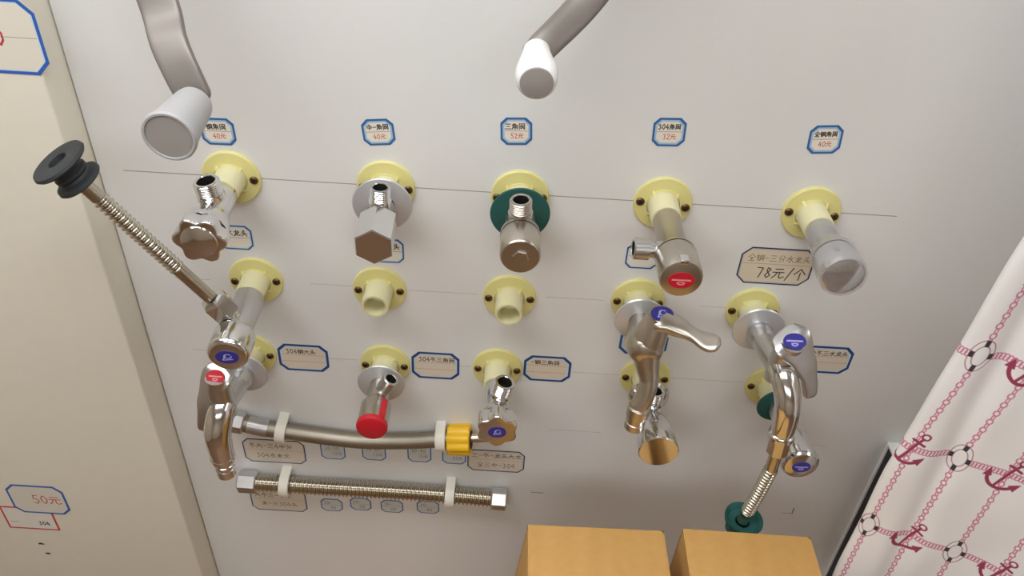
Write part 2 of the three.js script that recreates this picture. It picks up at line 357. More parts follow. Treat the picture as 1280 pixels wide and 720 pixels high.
{ // rows 2 and 3
  let t = valve('angle_valve', 'chrome angle valve with blue badge carrying the black stopper hose', [-297.4, -9.3], [0.06, 0], VG);
  part('body', L([...stub, [15.6, 35.4], [16, 37], [16, 92], [15.4, 96], [0, 96]]), M.satin, t);
  outlet(t, 84, [-0.45, 0.88, 0.1], 30, 12, M.chrome, { thread: false, from: 16, collar: 0 });
  part('collar', L([[0, 96.4], [17, 96.4], [17, 99], [0, 99]]), M.bore, t);
  part('knob', L([[0, 99.2], [20, 99.2], [21.4, 101], [21.8, 104], [21.8, 127], [21, 131], [18.6, 133.4], [16, 134], [0, 134]]), M.chrome, t);
  badge(t, badgeBlue, [0, -1, 134.2], [0, 0, 1], 12, 8.5);

  t = valve('angle_valve', 'steel angle valve with glossy red end cap above the upper hose', [-152.9, -130], [0.015, 0], VG);
  part('escutcheon', L([[12, 35.3], [28, 35.3], [29, 36.2], [28.4, 37.2], [20, 39.4], [13, 40.5], [12, 35.3]], 64), M.disc, t);
  part('body', L([...stub, [12.6, 35.6], [12.8, 68], [17, 74], [0, 74]]), M.steel, t);
  outlet(t, 57, [0.5, 0.86, 0], 33, 9.6, M.satin, { thread: false, from: 14, collar: 0 });
  const k = part('handle', L([[0, 74.4], [17.2, 74.4], [17.8, 75.4], [17.8, 104], [0, 104]]), M.steel, t);
  const cap = part('end_cap', L([[17.8, 104.1], [18.2, 105], [18.2, 108.6], [17.2, 110.6], [14.6, 111.8], [0, 112.2]]), M.red, k); cap.userData.label = 'glossy red end cap';
  const st = part('red_stripe', box(-4, 4, 17, 18.6, 76, 104.5, 0.5), M.red, k); st.rotation.z = -0.7; st.userData.label = 'red stripe along the handle';

  t = valve('angle_valve', 'chrome angle valve with blue badge on a wavy knob beside the yellow nut', [-12.1, -125.3], [0.045, 0], VG);
  part('body', L([...stub, [14, 35.4], [14.2, 37], [14.4, 70], [18, 80], [20.4, 85], [20.4, 88], [0, 88]]), M.chrome, t);
  outlet(t, 61, [0.22, 1, 0.05], 36, 12.4, M.chrome, { from: 14, collar: 0.5 });
  part('knob', wavy(20.6, 2, 6, 88.4, 109, Math.PI), M.chrome, t, { crease: 0.5 });
  badge(t, badgeBlue, [0, 0, 109.3], [0, 0, 1], 10.5, 8.5);

  t = valve('angle_valve', 'chrome conical valve with flat polished face below the steel tap', [172.6, -125.4], [0.02, 0.03], VG);
  part('escutcheon', L([[12, 35.3], [24, 35.3], [25, 36.4], [24.4, 38], [18, 44], [13, 49], [12, 35.3]], 64), M.chrome, t);
  part('body', L([...stub, [12.4, 35.6], [12.4, 74], [14, 78], [0, 78]]), M.chrome, t);
  outlet(t, 62, [0.02, 1, 0], 32, 10.8, M.chrome, { from: 13, collar: 0.6 });
  part('handle', L([[0, 78.4], [14.6, 78.4], [16.2, 80], [20.5, 98], [22.4, 108], [23, 120], [22.6, 126.6], [21.4, 128], [0, 128]]), M.chrome, t);
  part('notch_bead', box(-6, 6, 19.6, 23.4, 120, 127.6, 1.4), M.chrome, t);

  t = valve('angle_valve', 'chrome valve with blue badge behind the hanging hose and small green disc', [329.8, -127.8], [0.045, 0.01], VG);
  const e = part('escutcheon', L([[12, 35.3], [24, 35.3], [25.4, 36.4], [24, 38], [13, 39], [12, 35.3]], 64), M.green, t); e.userData.label = 'dark green rubber disc';
  part('body', L([...stub, [13, 35.6], [13.4, 84], [15, 90], [0, 90]]), M.satin, t);
  part('knob', L([[0, 90.4], [17, 90.4], [18.6, 92], [20.6, 110], [21.4, 124], [20.6, 129], [18.4, 132], [15.6, 132.8], [0, 132.8]]), M.chrome, t);
  badge(t, badgeBlueBar, [0, -0.5, 133], [0, 0, 1], 10.5, 8);
}

// ---------------------------------------------------------------- taps
function tapAt(label, [x, y]) { const t = thing('tap', label, 'tap', [x, y, 0], 'taps on the display board'); const r = (a) => [a[0] - x, a[1] - y, a[2]]; return [t, r]; }
{
  const [t, r] = tapAt('brushed steel tap with paddle lever pointing right and blue badge', [146.7, -6.6]);
  part('escutcheon', L([[13, 35.3], [28, 35.3], [29.6, 36.4], [28.6, 37.8], [20, 40], [13.6, 41], [13, 35.3]], 64), M.disc, t);
  part('body', [L([...stub, [13, 35.6], [14.5, 44], [16.5, 56], [19, 66], [20.6, 76], [20, 86], [16.5, 94], [10, 98.5], [0, 99.6]]).translate(1, 0, 0),
    sweep([r([149, -4, 80]), r([153, 12, 79]), r([157, 27, 77]), r([158, 31, 76.6])], (u) => 19.5 - 5.5 * u, 16, 36)], M.steel, t, { crease: 0.8 });
  part('spout', sweep([r([149, -12, 84]), r([152, -26, 90]), r([155, -42, 98]), r([153.6, -56, 103]), r([148.6, -70, 107]), r([147.4, -77, 108])], (u) => 16.5 - 6.2 * Math.min(1, u * 2.2), 40, 32), M.steel, t, { crease: 0.8 });
  part('spout_collar', aim(L([[0, 0], [11.6, 0], [12.6, 1.2], [12.6, 14], [11.4, 15], [0, 15]]), r([148.4, -71, 107.6]), [-0.07, -1, 0.03]), M.steel, t);
  const tip = part('spout_tip', aim(L([[10.4, 0], [10.4, 8], [11.4, 8.6], [11.4, 17], [10.6, 18], [8.6, 18], [8.4, 14], [0, 14]]), r([147.4, -86, 108.2]), [-0.07, -1, 0.03]), M.steel, t);
  const lv = part('lever', loft([{ p: r([149, 28, 74]), w: 13, t: 7 }, { p: r([160, 30, 79]), w: 16, t: 8 }, { p: r([174, 28, 86]), w: 12, t: 7.5 }, { p: r([191, 26.5, 97]), w: 8.2, t: 5 }, { p: r([207, 26, 108]), w: 11.5, t: 4.4 }, { p: r([217, 29, 113]), w: 8, t: 3 }], [0, 0.95, 0.35], { ex: 2.6 }), M.steel, t, { crease: 0.9 });
  badge(lv, badgeBlue, r([159, 37.9, 80]), [0.02, 0.9, 0.42], 12, 9);
}
function plateTap(label, base, b, head, spout, rs, extra) {
  const [t, r] = tapAt(label, base);
  part('escutcheon', L([[13, 35.3], [28.5, 35.3], [29.8, 36.4], [28.8, 37.6], [20, 38.6], [13.6, 39.4], [13, 35.3]], 64), M.disc, t);
  part('body', [L([...stub, [12.4, 35.6], [14.4, 42], [15, 47], [13.6, 53], [12.2, 58]], 40),
    sweep([[0, 0, 55], r([(base[0] + b[0]) / 2, (base[1] + b[1]) / 2, 80]), r(b)], (u) => 12.2 + 1.2 * u, 20, 36),
    sweep([r([b[0], b[1] - 14, b[2] + 2]), r(b), r([b[0] + extra.lean * 0.6, b[1] + 22, b[2]]), r(head[1].p)], (u) => 14 - 1 * u, 24, 36)], M.satin, t, { crease: 0.8 });
  part('spout', sweep(spout.map(r), (u) => rs - 2.4 * u * u, 48, 36), M.chrome, t, { crease: 0.8 });
  const n = spout.length, d = V3(spout[n - 1]).sub(V3(spout[n - 2])).normalize();
  part('spout_collar', aim(L([[0, -3], [13.4, -3], [14.4, -1.6], [14.4, 3.6], [13.4, 5], [0, 5]]), r(V3(spout[n - 1]).addScaledVector(d, -6).toArray()), d), M.chrome, t);
  const lv = part('lever', loft(head.map((h) => ({ ...h, p: r(h.p) })), extra.normal, { ex: 5, n: 48 }), M.satin, t, { crease: 0.55 });
  return [t, r, lv, V3(spout[n - 1]), d];
}
let hangStart;
{
  const [t, r, lv, end, d] = plateTap('chrome tap with blue badge plate lever, joined to the hanging hose', [280.9, -10.7], [288, -6, 104],
    [{ p: [280, 36, 94], w: 15, t: 3.4 }, { p: [291, 32, 107], w: 22, t: 3.6 }, { p: [305, 14, 115], w: 14, t: 3.4 }, { p: [315, -6, 120], w: 8.5, t: 3.4 }, { p: [321, -29, 123], w: 7, t: 3.4 }],
    [[288, -2, 106], [290, -8, 122], [294, -26, 136], [296.4, -52, 139.5], [298.2, -75, 138]], 14, { lean: 2, normal: [0, 0.75, 0.66] });
  badge(lv, badgeBlueBar, r([291.4, 36.2, 110.2]), [0.05, 0.72, 0.69], 12, 8.5, -0.1);
  part('hose_nut', aim(prism(8, 12, 0, 26, 1.4), r(end.clone().addScaledVector(d, -1).toArray()), [0.1, -1, -0.08]), M.chrome, t, { crease: 0.3 });
  hangStart = [300.8, -101, 136];
}
{
  const [t, r, lv, end, d] = plateTap('chrome tap with red badge plate lever left of the upper hose', [-320.3, -125.7], [-323, -117, 98],
    [{ p: [-314, -68, 88], w: 14, t: 3.4 }, { p: [-323, -75, 98], w: 18, t: 3.6 }, { p: [-337, -104, 105], w: 11, t: 3.4 }, { p: [-344, -130, 108], w: 7.5, t: 3.4 }, { p: [-348, -152, 109], w: 7, t: 3.4 }],
    [[-322, -115, 98], [-324, -124, 110], [-327, -142, 119], [-328.5, -166, 119], [-330, -190, 116]], 15.6, { lean: -1, normal: [0, 0.75, 0.66] });
  badge(lv, badgeRed, r([-323, -71.4, 101.4]), [-0.05, 0.7, 0.7], 10.5, 8);
  part('spout_tip', aim(L([[11, 0], [11, 8], [12, 8.8], [12, 12], [10, 13], [10, 18], [11.4, 19], [11.4, 32], [10.4, 33], [8.6, 33], [8.4, 28], [0, 28]]), r(end.clone().addScaledVector(d, -1).toArray()), d), M.chrome, t);
}

// ---------------------------------------------------------------- flexible hoses
function hoseParts(t, pts, r, c0, c1, rings, amp = 0.2, m = M.hose) {
  
  part('pipe', sweep(pts, (u) => (u > c0 && u < c1 ? r * (1 - amp * 0.5 + amp * Math.sin((u - c0) / (c1 - c0) * rings * Math.PI * 2)) : r * 0.94), Math.ceil(rings / (c1 - c0)) * 10, 24), m, t, { crease: 1.2 });
}
function stopper(t, p, dir, m, flip) {
  const prof = [[7.2, 0], [20, 0], [21.5, 1.6], [21, 4.6], [15, 6.4], [14, 9], [15.6, 11], [15.6, 13.4], [14, 15], [13.6, 19], [14.6, 21.5], [24.5, 22.5], [26, 24.4], [25, 27], [10, 27.6], [9, 27], [8.6, 22], [0, 22]];
  return part('rubber_stopper', aim(L(flip ? [[7.6, 10], [9, 8], [17, 6], [21.4, 1], [22.6, 0.4], [23, 2], [21, 9], [16, 13], [14, 20], [16, 24], [0, 24]] : prof, 56), p, dir), m, t);
}
{
  const a = [-305.5, 16.5, 87], e = [-391, 189, 128], d = V3(e).sub(V3(a)).normalize();
  const t = thing('flexible_hose', 'corrugated steel hose with black rubber stopper pointing up to the left', 'hose', a, 'flexible hoses');
  const l = V3(e).sub(V3(a)).length(), at = (s) => d.clone().multiplyScalar(s * l).toArray();
  part('hose_nut', aim(L([[14.2, -9], [15.2, -7.6], [15.2, 13], [13, 16], [9, 17.4], [0, 17.6]], 6), [0, 0, 0], d), M.chrome, t, { crease: 0.3 });
  hoseParts(t, [at(0.1), at(0.4), at(0.7), at(1.02)], 7.6, 0.27, 0.84, 19);
  stopper(t, at(0.98), d, M.black).userData.label = 'black rubber spool shaped stopper';
}
{
  const t = thing('flexible_hose', 'corrugated steel hose hanging to a green stopper behind the cartons', 'hose', hangStart, 'flexible hoses');
  const r = (a) => [a[0] - hangStart[0], a[1] - hangStart[1], a[2] - hangStart[2]];
  const pts = [r([301, -103, 136]), r([300.8, -117, 137]), r([300.2, -131, 138]), r([296, -171, 138]), r([290, -222, 136.6])];
  hoseParts(t, pts, 7.4, 0.2, 0.86, 17, 0.2);
  stopper(t, r([291, -216, 136.8]), [-0.1, -1, -0.02], M.green, true).userData.label = 'dark green rubber stopper';
}
const BG = 'hoses clipped flat against the board';
{
  const z = 15.4, t = thing('flexible_hose', 'smooth braided steel hose bowing between two clips, ending in a yellow nut', 'hose', [-200, -252, 0], BG);
  const r = (x, y, zz = z) => [x + 200, y + 252, zz];
  part('pipe', sweep([r(-344, -238), r(-330, -243), r(-293, -248), r(-200, -258), r(-130, -254), r(-80, -246), r(-66, -245)], 11, 90, 24), M.braid, t, { crease: 1 });
  part('end_nut', aim(prism(6, 15, 0, 20, 1.4), r(-362, -234), [1, -0.2, 0]), M.satin, t, { crease: 0.3 });
  part('ferrule', sweep([r(-338, -240.5), r(-326, -243.5), r(-312, -246)], 11.8, 12, 24), M.satin, t, { crease: 0.6 });
  part('inlet_pipe', sweep([r(-66, -245), r(-45, -241), r(-20, -237), r(-8, -236)], 6.6, 16, 20), M.hose, t, { crease: 0.6 });
  const lobes = wavy(17.5, 1.2, 8, 0, 30, 0);
  const nut = part('yellow_nut', aim(lobes, r(-72, -246), [1, 0.12, 0.05]), M.yellowNut, t, { crease: 0.5 }); nut.userData.label = 'bright yellow ribbed plastic nut';
  part('nut_bore', aim(L([[12.5, 30.2], [12.4, 30.4], [0, 30.4]], 28), r(-72, -246), [1, 0.12, 0.05]), M.slot, nut);
}
{
  const z = 16.4, t = thing('flexible_hose', 'straight corrugated steel hose with hexagonal nuts, lowest on the board', 'hose', [-180, -358, 0], BG);
  const r = (x, y, zz = z) => [x + 180, y + 358, zz];
  hoseParts(t, [r(-352, -357), r(-250, -358), r(-120, -358), r(0, -362)], 12, 0.02, 0.98, 60, 0.11);
  part('end_nut', aim(prism(6, 16, 0, 26, 1.6, 0.2), r(-368, -356.6), [1, -0.01, 0]), M.satin, t, { crease: 0.3 });
  part('end_nut', aim(prism(6, 15.5, 0, 22, 1.6, 0.2), r(-12, -361.6), [1, -0.03, 0]), M.satin, t, { crease: 0.3 });
}
function clip(x, y, r, tilt, label) {
  const t = thing('pipe_clip', label, 'clip', [x, y, 0], 'white pipe clips');
  t.rotation.z = tilt;
  const s = new THREE.Shape(), cz = r + 4.4, R = r + 3;
  // cross-section: (z, y) plane; a U that rises from the board and bends over the pipe
  s.moveTo(0, R + 4); s.lineTo(cz, R + 1.5); s.absarc(cz, 0, R + 1.5, Math.PI / 2, -Math.PI / 2, true); s.lineTo(cz - 6, -R - 1.5); s.lineTo(cz - 6, -r - 0.6); s.lineTo(cz, -r - 0.6); s.absarc(cz, 0, r + 0.6, -Math.PI / 2, Math.PI / 2, false); s.lineTo(0, r + 0.6); s.closePath();
  const g = new THREE.ExtrudeGeometry(s, { depth: 12, bevelEnabled: true, bevelSize: 0.6, bevelThickness: 0.6, bevelSegments: 2, curveSegments: 20 }).translate(0, 0, -6).rotateY(-Math.PI / 2);
  part('strap', g, M.clip, t, { crease: 0.5 });
  const h = part('nail', L([[0, 0], [1.6, 0], [1.6, 6], [3, 6.4], [2.6, 7.4], [0, 7.8]], 14), M.bronze, t); h.position.set(0, -(R + 7) / 1000, 0);
  part('foot', box(-5, 5, -R - 11, -R - 1.4, 0.2, 5.6, 1), M.clip, t);
}
clip(-294, -248, 11, -0.12, 'white plastic clip near the left end of the smooth upper hose');
clip(-82, -246.5, 11, 0.08, 'white plastic clip beside the yellow nut');
clip(-302, -357.5, 12, 0, 'white plastic clip near the left end of the lower corrugated hose');
clip(-70, -360, 12, -0.02, 'white plastic clip near the right end of the lower corrugated hose');

// ---------------------------------------------------------------- price tags: paper octagons with handwriting
const GLYPH = {
  0: [[.5, 0, .15, .3, .15, .7, .5, 1, .85, .7, .85, .3, .5, 0]], 1: [[.5, 0, .5, 1]], 2: [[.15, .2, .5, 0, .8, .25, .2, 1, .85, 1]], 3: [[.15, .1, .7, .1, .45, .45, .8, .7, .5, 1, .15, .9]],
  4: [[.6, 0, .1, .65, .9, .65], [.65, .35, .65, 1]], 5: [[.8, 0, .25, 0, .2, .45, .65, .42, .82, .7, .5, 1, .12, .9]], 7: [[.1, .05, .85, .05, .4, 1]], 8: [[.8, .15, .4, 0, .25, .25, .8, .75, .45, 1, .2, .75, .8, .15]], 6: [[.7, 0, .2, .6, .45, 1, .8, .75, .5, .55, .22, .7]],
  '/': [[.9, -.1, .1, 1.2]], '-': [[.1, .5, .9, .5]],
  元: [[.2, .1, .8, .1], [.05, .4, .95, .4], [.38, .4, .3, .7, .05, 1], [.6, .4, .6, .88, .75, .95, 1, .82]],
  个: [[.5, 0, .05, .5], [.5, 0, .95, .5], [.5, .35, .5, 1.1]],
  角: [[.35, 0, .1, .3], [.3, .1, .65, .1, .55, .28], [.2, .28, .85, .28, .85, .95], [.2, .28, .2, .7, .05, 1], [.2, .5, .85, .5], [.2, .7, .85, .7], [.52, .28, .52, 1]],
  阀: [[.15, 0, .22, .08], [.12, .15, .12, 1], [.35, .05, .9, .05, .9, 1], [.38, .3, .28, .5], [.33, .45, .33, .85], [.42, .45, .78, .4], [.55, .25, .62, .6, .8, .85], [.72, .55, .45, .85]],
  三: [[.15, .1, .85, .1], [.22, .5, .78, .5], [.05, .92, .95, .92]],
  铜: [[.2, 0, .05, .25], [.1, .2, .4, .2], [.08, .4, .4, .4], [.08, .6, .4, .6], [.22, .2, .22, .95, .4, .8], [.5, .1, .5, 1], [.5, .1, .95, .1, .95, .95], [.6, .3, .85, .3], [.62, .5, .62, .75, .84, .75, .84, .5, .62, .5]],
  全: [[.5, 0, .05, .45], [.5, 0, .95, .45], [.3, .5, .7, .5], [.3, .72, .7, .72], [.1, .98, .9, .98], [.5, .5, .5, .98]],
  水: [[.5, 0, .5, 1, .4, .92], [.1, .3, .4, .3, .1, .8], [.85, .2, .55, .45, .95, .9]],
  龙: [[.1, .3, .9, .3], [.45, 0, .4, .5, .1, 1], [.55, .3, .55, .85, .95, .9, .95, .75], [.8, .45, .3, .9], [.65, .05, .75, .15]],
  头: [[.3, .05, .42, .15], [.2, .25, .35, .35], [.05, .55, .95, .55], [.55, 0, .55, .55, .1, 1], [.6, .7, .9, .95]],
  大: [[.05, .35, .95, .35], [.5, 0, .45, .45, .05, 1], [.5, .4, .95, 1]],
  中: [[.15, .25, .85, .25, .85, .6, .15, .6, .15, .25], [.5, 0, .5, 1]],
  米: [[.05, .5, .95, .5], [.5, 0, .5, 1], [.25, .1, .35, .35], [.75, .1, .65, .35], [.45, .55, .1, .95], [.55, .55, .9, .95]],
  分: [[.4, 0, .1, .4], [.6, 0, .95, .4], [.25, .5, .75, .5, .7, .95], [.45, .5, .2, 1]],
  不: [[.1, .1, .9, .1], [.5, .1, .1, .6], [.5, .3, .5, 1], [.6, .45, .9, .65]],
};
function write(c, text, x, y, size, color, lw, pitch = 1.08) {
  c.strokeStyle = color; c.lineWidth = lw; c.lineJoin = c.lineCap = 'round';
  for (const ch of text) {
    const narrow = /[0-9/\-]/.test(ch) ? 0.62 : 1;
    for (const s of GLYPH[ch] || []) {
      c.beginPath();
      for (let i = 0; i < s.length; i += 2) { const px = x + s[i] * size * narrow + (rnd() - 0.5) * size * 0.05, py = y + s[i + 1] * size + (rnd() - 0.5) * size * 0.05; i ? c.lineTo(px, py) : c.moveTo(px, py); }
      c.stroke();
    }
    x += size * narrow * pitch;
  }
  return x;
}
const octagon = (w, h, k) => [[-w / 2 + k, -h / 2], [w / 2 - k, -h / 2], [w / 2, -h / 2 + k], [w / 2, h / 2 - k], [w / 2 - k, h / 2], [-w / 2 + k, h / 2], [-w / 2, h / 2 - k], [-w / 2, -h / 2 + k]];
// o: border colour and widths (mm), inner colour, line heights, texts [text, x, y, size, colour]
function tag(label, [x, y, w, h], o) {
  const k = o.cut ?? Math.min(w, h) * 0.2, S = o.res ?? 7;
  const tex = canvas(Math.round(w * S), Math.round(h * S), (c, cw, ch) => {
    c.scale(S, S); c.translate(w / 2, h / 2);
    const path = (pts) => { c.beginPath(); pts.forEach(([a, b], i) => (i ? c.lineTo(a, b) : c.moveTo(a, b))); c.closePath(); };
    c.fillStyle = o.border; c.fillRect(-w / 2, -h / 2, w, h);
    const b = o.bw ?? 1.8;
    path(octagon(w - 2 * b, h - 2 * b, k * 0.9)); c.fillStyle = o.inner ?? '#c9dcec'; c.fill();
    const b2 = b + (o.bw2 ?? 1.4);
    path(octagon(w - 2 * b2, h - 2 * b2, k * 0.75)); c.fillStyle = o.paper ?? '#ece6da'; c.fill();
    for (const [ly, col] of o.lines ?? []) { c.strokeStyle = col; c.lineWidth = 0.5; c.beginPath(); c.moveTo(-w / 2 + b2, ly); c.lineTo(w / 2 - b2, ly); c.stroke(); }
    for (const [s, tx, ty, size, col, lw] of o.text ?? []) {     // shrink a line that would run into the border
      const wide = [...s].reduce((q, ch) => q + (/[0-9/\-]/.test(ch) ? 0.62 : 1) * 1.08, 0), room = w / 2 - b2 - 1 - tx;
      write(c, s, tx, ty, Math.min(size, room / wide), col, lw ?? size * 0.1);
    }
  });
  const s = new THREE.Shape(octagon(w, h, k).map(([a, b]) => new THREE.Vector2(a, b)));
  const g = new THREE.ExtrudeGeometry(s, { depth: 0.35, bevelEnabled: false });
  const uv = g.attributes.uv, p = g.attributes.position;
  for (let i = 0; i < p.count; i++) uv.setXY(i, p.getX(i) / w + 0.5, p.getY(i) / h + 0.5);
  const z = o.z ?? 0.05;
  const q = part(numbered('price_tag'), g, std({ map: tex, roughness: 0.55 }), scene, { uv: true, crease: 0 });
  q.position.copy(W(x, y, z)); q.rotation.z = o.turn ?? 0;
  q.userData = { label, category: 'price tag', group: 'price tags' };
}
const BL = '#2f66a3', BD = '#1f4780', BK = '#26243f', INK = '#4b4740', RD = '#c8564e';
const small = (a, b, lw, turn) => ({ border: BL, bw: 2.1, bw2: 1.9, cut: 6, inner: '#a9c4de', turn, lines: [[-0.5, '#8d8a84']], text: [[a, -11.5, -8.6, 6.4, INK, 0.95], [b, -6, 2, 5.6, RD, 0.7]] });
tag('blue bordered price tag partly behind the grey crank grip', [-310, 178, 35, 30], small('铜角阀', '40元', 1, 0.02));
tag('blue bordered price tag above the hexagonal handled valve', [-145, 188, 33, 29], small('中-角阀', '40元', 1, 0.1));
tag('blue bordered price tag above the valve with the large green disc', [-5, 198, 32, 30], small('三角阀', '52元', 1, 0.06));
tag('blue bordered price tag above the steel valve with sideways outlet', [148, 207, 33, 31], small('304角阀', '32元', 1, 0.05));
tag('blue bordered price tag above the film wrapped valve', [304, 209, 33, 31], small('全铜角阀', '40元', 1, 0.08));
const tiny2 = { border: BL, bw: 1.6, bw2: 1.4, cut: 6, lines: [[0, '#8d8a84']] };
tag('small blue bordered tag under the wavy knob chrome valve', [-313, 48, 38, 32], { ...tiny2, text: [['水龙头', -10, -10, 8.5, INK, 1]] });
tag('small blue bordered tag under the hexagonal handled valve', [-142, 42, 36, 32], { ...tiny2, text: [['龙头', -2, -10, 9, INK, 1.1]] });
tag('small blue bordered tag behind the sideways outlet of the steel valve', [143, 55, 36, 33], { ...tiny2, border: BD, text: [['角阀', -10, -10, 8, INK, 0.8]] });
tag('large black bordered tag reading 78 beside the film wrapped valve', [293, 52, 82, 49], { border: BK, bw: 1.5, bw2: 1.3, cut: 10, inner: '#b9b9c6', paper: '#dccfb8', lines: [[-3, '#9a8a78']], text: [['全铜-三分水龙头', -33, -15, 8.5, '#857a68', 0.8], ['78元/个', -20, 2, 14, '#3a3833', 1.3]] });
const mid = (s) => ({ border: BD, bw: 3, bw2: 1.6, cut: 9, paper: '#dfd3c2', lines: [[-5, '#b59f8b'], [6, '#b98d7c']], text: [[s, -21, -14, 7.2, INK, 0.9]] });
tag('blue bordered tag right of the blue badge valve with the stopper hose', [-256, -129, 63, 44], mid('304铜大头'));
tag('blue bordered tag right of the valve with the red end cap', [-90, -129, 60, 44], mid('304不三角阀'));
tag('blue bordered tag right of the blue badge wavy knob valve', [50, -123, 59, 42], mid('-铜三角阀'));
tag('blue bordered tag mostly hidden behind the steel paddle lever tap', [163, -71, 58, 38], { ...mid('水龙头'), border: '#2a5f9e' });
tag('blue bordered tag right of the plate lever of the chrome tap', [386, -81, 64, 43], { ...mid('全不三水龙头'), lines: [[-5, '#b59f8b'], [4, '#c0705f']] });
const wide = (a, b) => ({ border: BK, bw: 1.4, bw2: 1.2, cut: 8, paper: '#ddd3c4', inner: '#b6bfd0', lines: [[-2, '#b9a493']], text: [[a, -34, -15, 9, '#5a554c', 0.9], [b, -26, 4, 9, '#6a655b', 0.8]] });
tag('wide dark bordered tag under the left clip of the upper hose', [-316, -308, 86, 47], wide('不大-三4中分', '304水米元'));
tag('wide dark bordered tag under the yellow nut', [-8, -301, 79, 43], wide('三-不-龙头大水', '全三中-304'));
tag('wide dark bordered tag under the left clip of the lower hose', [-324, -415, 82, 49], wide('大不三-中水', '米-分304头'));
const mini = (a, b) => ({ border: '#3a68a8', bw: 1.6, bw2: 1, cut: 6, paper: '#d3d6d4', lines: [[0, '#9aa0a2']], text: [[a, -11, -8, 6, '#6c6d6d', 0.6], [b, -2, 3, 6, '#6a6f74', 0.6]] });
tag('small blue tag under the upper hose, leftmost of its row', [-234, -299, 34, 36], mini('30-50', '12元'));
tag('small blue tag under the upper hose, second from the left of its row', [-177, -296, 33, 36], mini('40-60', '13元'));
tag('small blue tag under the upper hose, third from the left of its row', [-114, -294, 33, 36], mini('60-80', '15元'));
tag('small blue tag tucked behind the yellow nut', [-66, -294, 33, 36], mini('80-', '20元'));
const M4 = (a, b) => ({ ...mini(a, b), border: '#47609a' });
tag('small blue tag under the lower hose, first from the left in its row', [-246, -419, 32, 28], M4('30-', '40'));
tag('small blue tag under the lower hose, second from the left in its row', [-203, -413, 31, 28], M4('40-', '50'));
tag('small blue tag under the lower hose, third from the left in its row', [-157, -414, 33, 28], M4('50-', '60'));
tag('small blue tag under the lower hose, rightmost of its row', [-104, -411, 33, 28], M4('60-', '80'));
tag('large blue bordered tag cut by the top left corner', [-490, 282, 106, 70], { z: 43.05, border: '#2f62b8', bw: 3, bw2: 1.4, cut: 12, paper: '#e6e0d2', lines: [[0, '#8c7d86']], text: [['50', -2, -8, 16, '#b93a4c', 2]] });
tag('red bordered tag half hidden under the blue 50 tag', [-674, -434, 74, 50], { z: 43.05, border: '#c93a3c', bw: 2.6, bw2: 0.1, cut: 0.5, paper: '#e6e2d8', text: [['---', -30, 6, 6, '#77736e', 0.9], ['304', 10, 6, 8, '#3f3c3a', 1.4]] });
tag('blue bordered tag with red handwritten 50 on the left panel', [-648, -389, 80, 61], { z: 43.5, border: '#3a63ad', bw: 2.8, bw2: 1, cut: 11, paper: '#dcd8cc', inner: '#cdd6df', lines: [[-2, '#c6c1b6']], text: [['50元', -8, -9, 17, '#c9564a', 1.6]] });

// ---------------------------------------------------------------- crank handles
{
  const o = [-330, 520, 0], t = thing('crank_handle', 'grey crank with bent flat arm and tapered grey grip', 'crank', o, 'crank handles');
  const r = (a) => [a[0] - o[0], a[1] - o[1], a[2] - o[2]];
  part('hub', L([[0, 0], [34, 0], [34, 6], [24, 10], [20, 14], [20, 56], [17, 58], [0, 58]]), M.greyPlastic, t);
  part('arm', loft([{ p: r([-330, 528, 62]), w: 17, t: 4 }, { p: r([-322, 450, 66]), w: 16, t: 4 }, { p: r([-303, 360, 92]), w: 16, t: 4 }, { p: r([-293, 333, 106]), w: 15.5, t: 4 }, { p: r([-285, 317, 122]), w: 15, t: 4 }, { p: r([-273, 297, 136]), w: 14.5, t: 4 }, { p: r([-261, 272, 143]), w: 13.5, t: 4 }], [0.1, 0.25, 1], { ex: 6, n: 60 }), M.armPaint, t, { crease: 0.5 });
  const g = part('grip', aim(L([[0, 0], [13, 0], [14.5, 1], [15.5, 6], [19, 44], [20.8, 52], [20.8, 54.6], [19.6, 56], [18, 56], [17.6, 54.6], [0, 54.6]], 56), r([-263.6, 277, 146]), [-0.01, -0.05, 1]), M.greyPlastic, t);
  part('end_cap', aim(L([[0, 54.7], [17.4, 54.7], [17.4, 55.2], [0, 55.4]], 48), r([-263.6, 277, 146]), [-0.01, -0.05, 1]), M.greyCap, g);
}
{
  const o = [120, 480, 0], t = thing('crank_handle', 'grey crank arm with white tapered grip above the middle of the board', 'crank', o, 'crank handles');
  const r = (a) => [a[0] - o[0], a[1] - o[1], a[2] - o[2]];
  part('hub', L([[0, 0], [30, 0], [30, 6], [20, 10], [16, 14], [16, 40], [14, 42], [0, 42]]), M.greyPlastic, t);
  part('arm', loft([{ p: r([124, 486, 46]), w: 15, t: 5 }, { p: r([95, 430, 62]), w: 14, t: 5 }, { p: r([48, 362, 92]), w: 13, t: 5 }, { p: r([14, 334, 126]), w: 12, t: 5 }, { p: r([2, 324, 134]), w: 10, t: 5 }], [-0.1, 0.3, 1], { ex: 2.4, n: 50 }), M.armPaint, t, { crease: 0.6 });
  const g = part('grip', aim(L([[0, 0], [9.6, 0], [10.4, 1], [11, 8], [13.5, 22], [15.6, 34], [15.8, 42], [14.6, 48], [12.6, 50.6], [0, 50.6]], 48), r([8, 333.5, 138]), [0.02, -0.1, 1]), M.white, t);
  part('end_cap', aim(L([[0, 50.7], [12.4, 50.7], [12, 51.6], [6, 52.4], [0, 52.6]], 40), r([8, 333.5, 138]), [0.02, -0.1, 1]), M.greyCap, g);
}

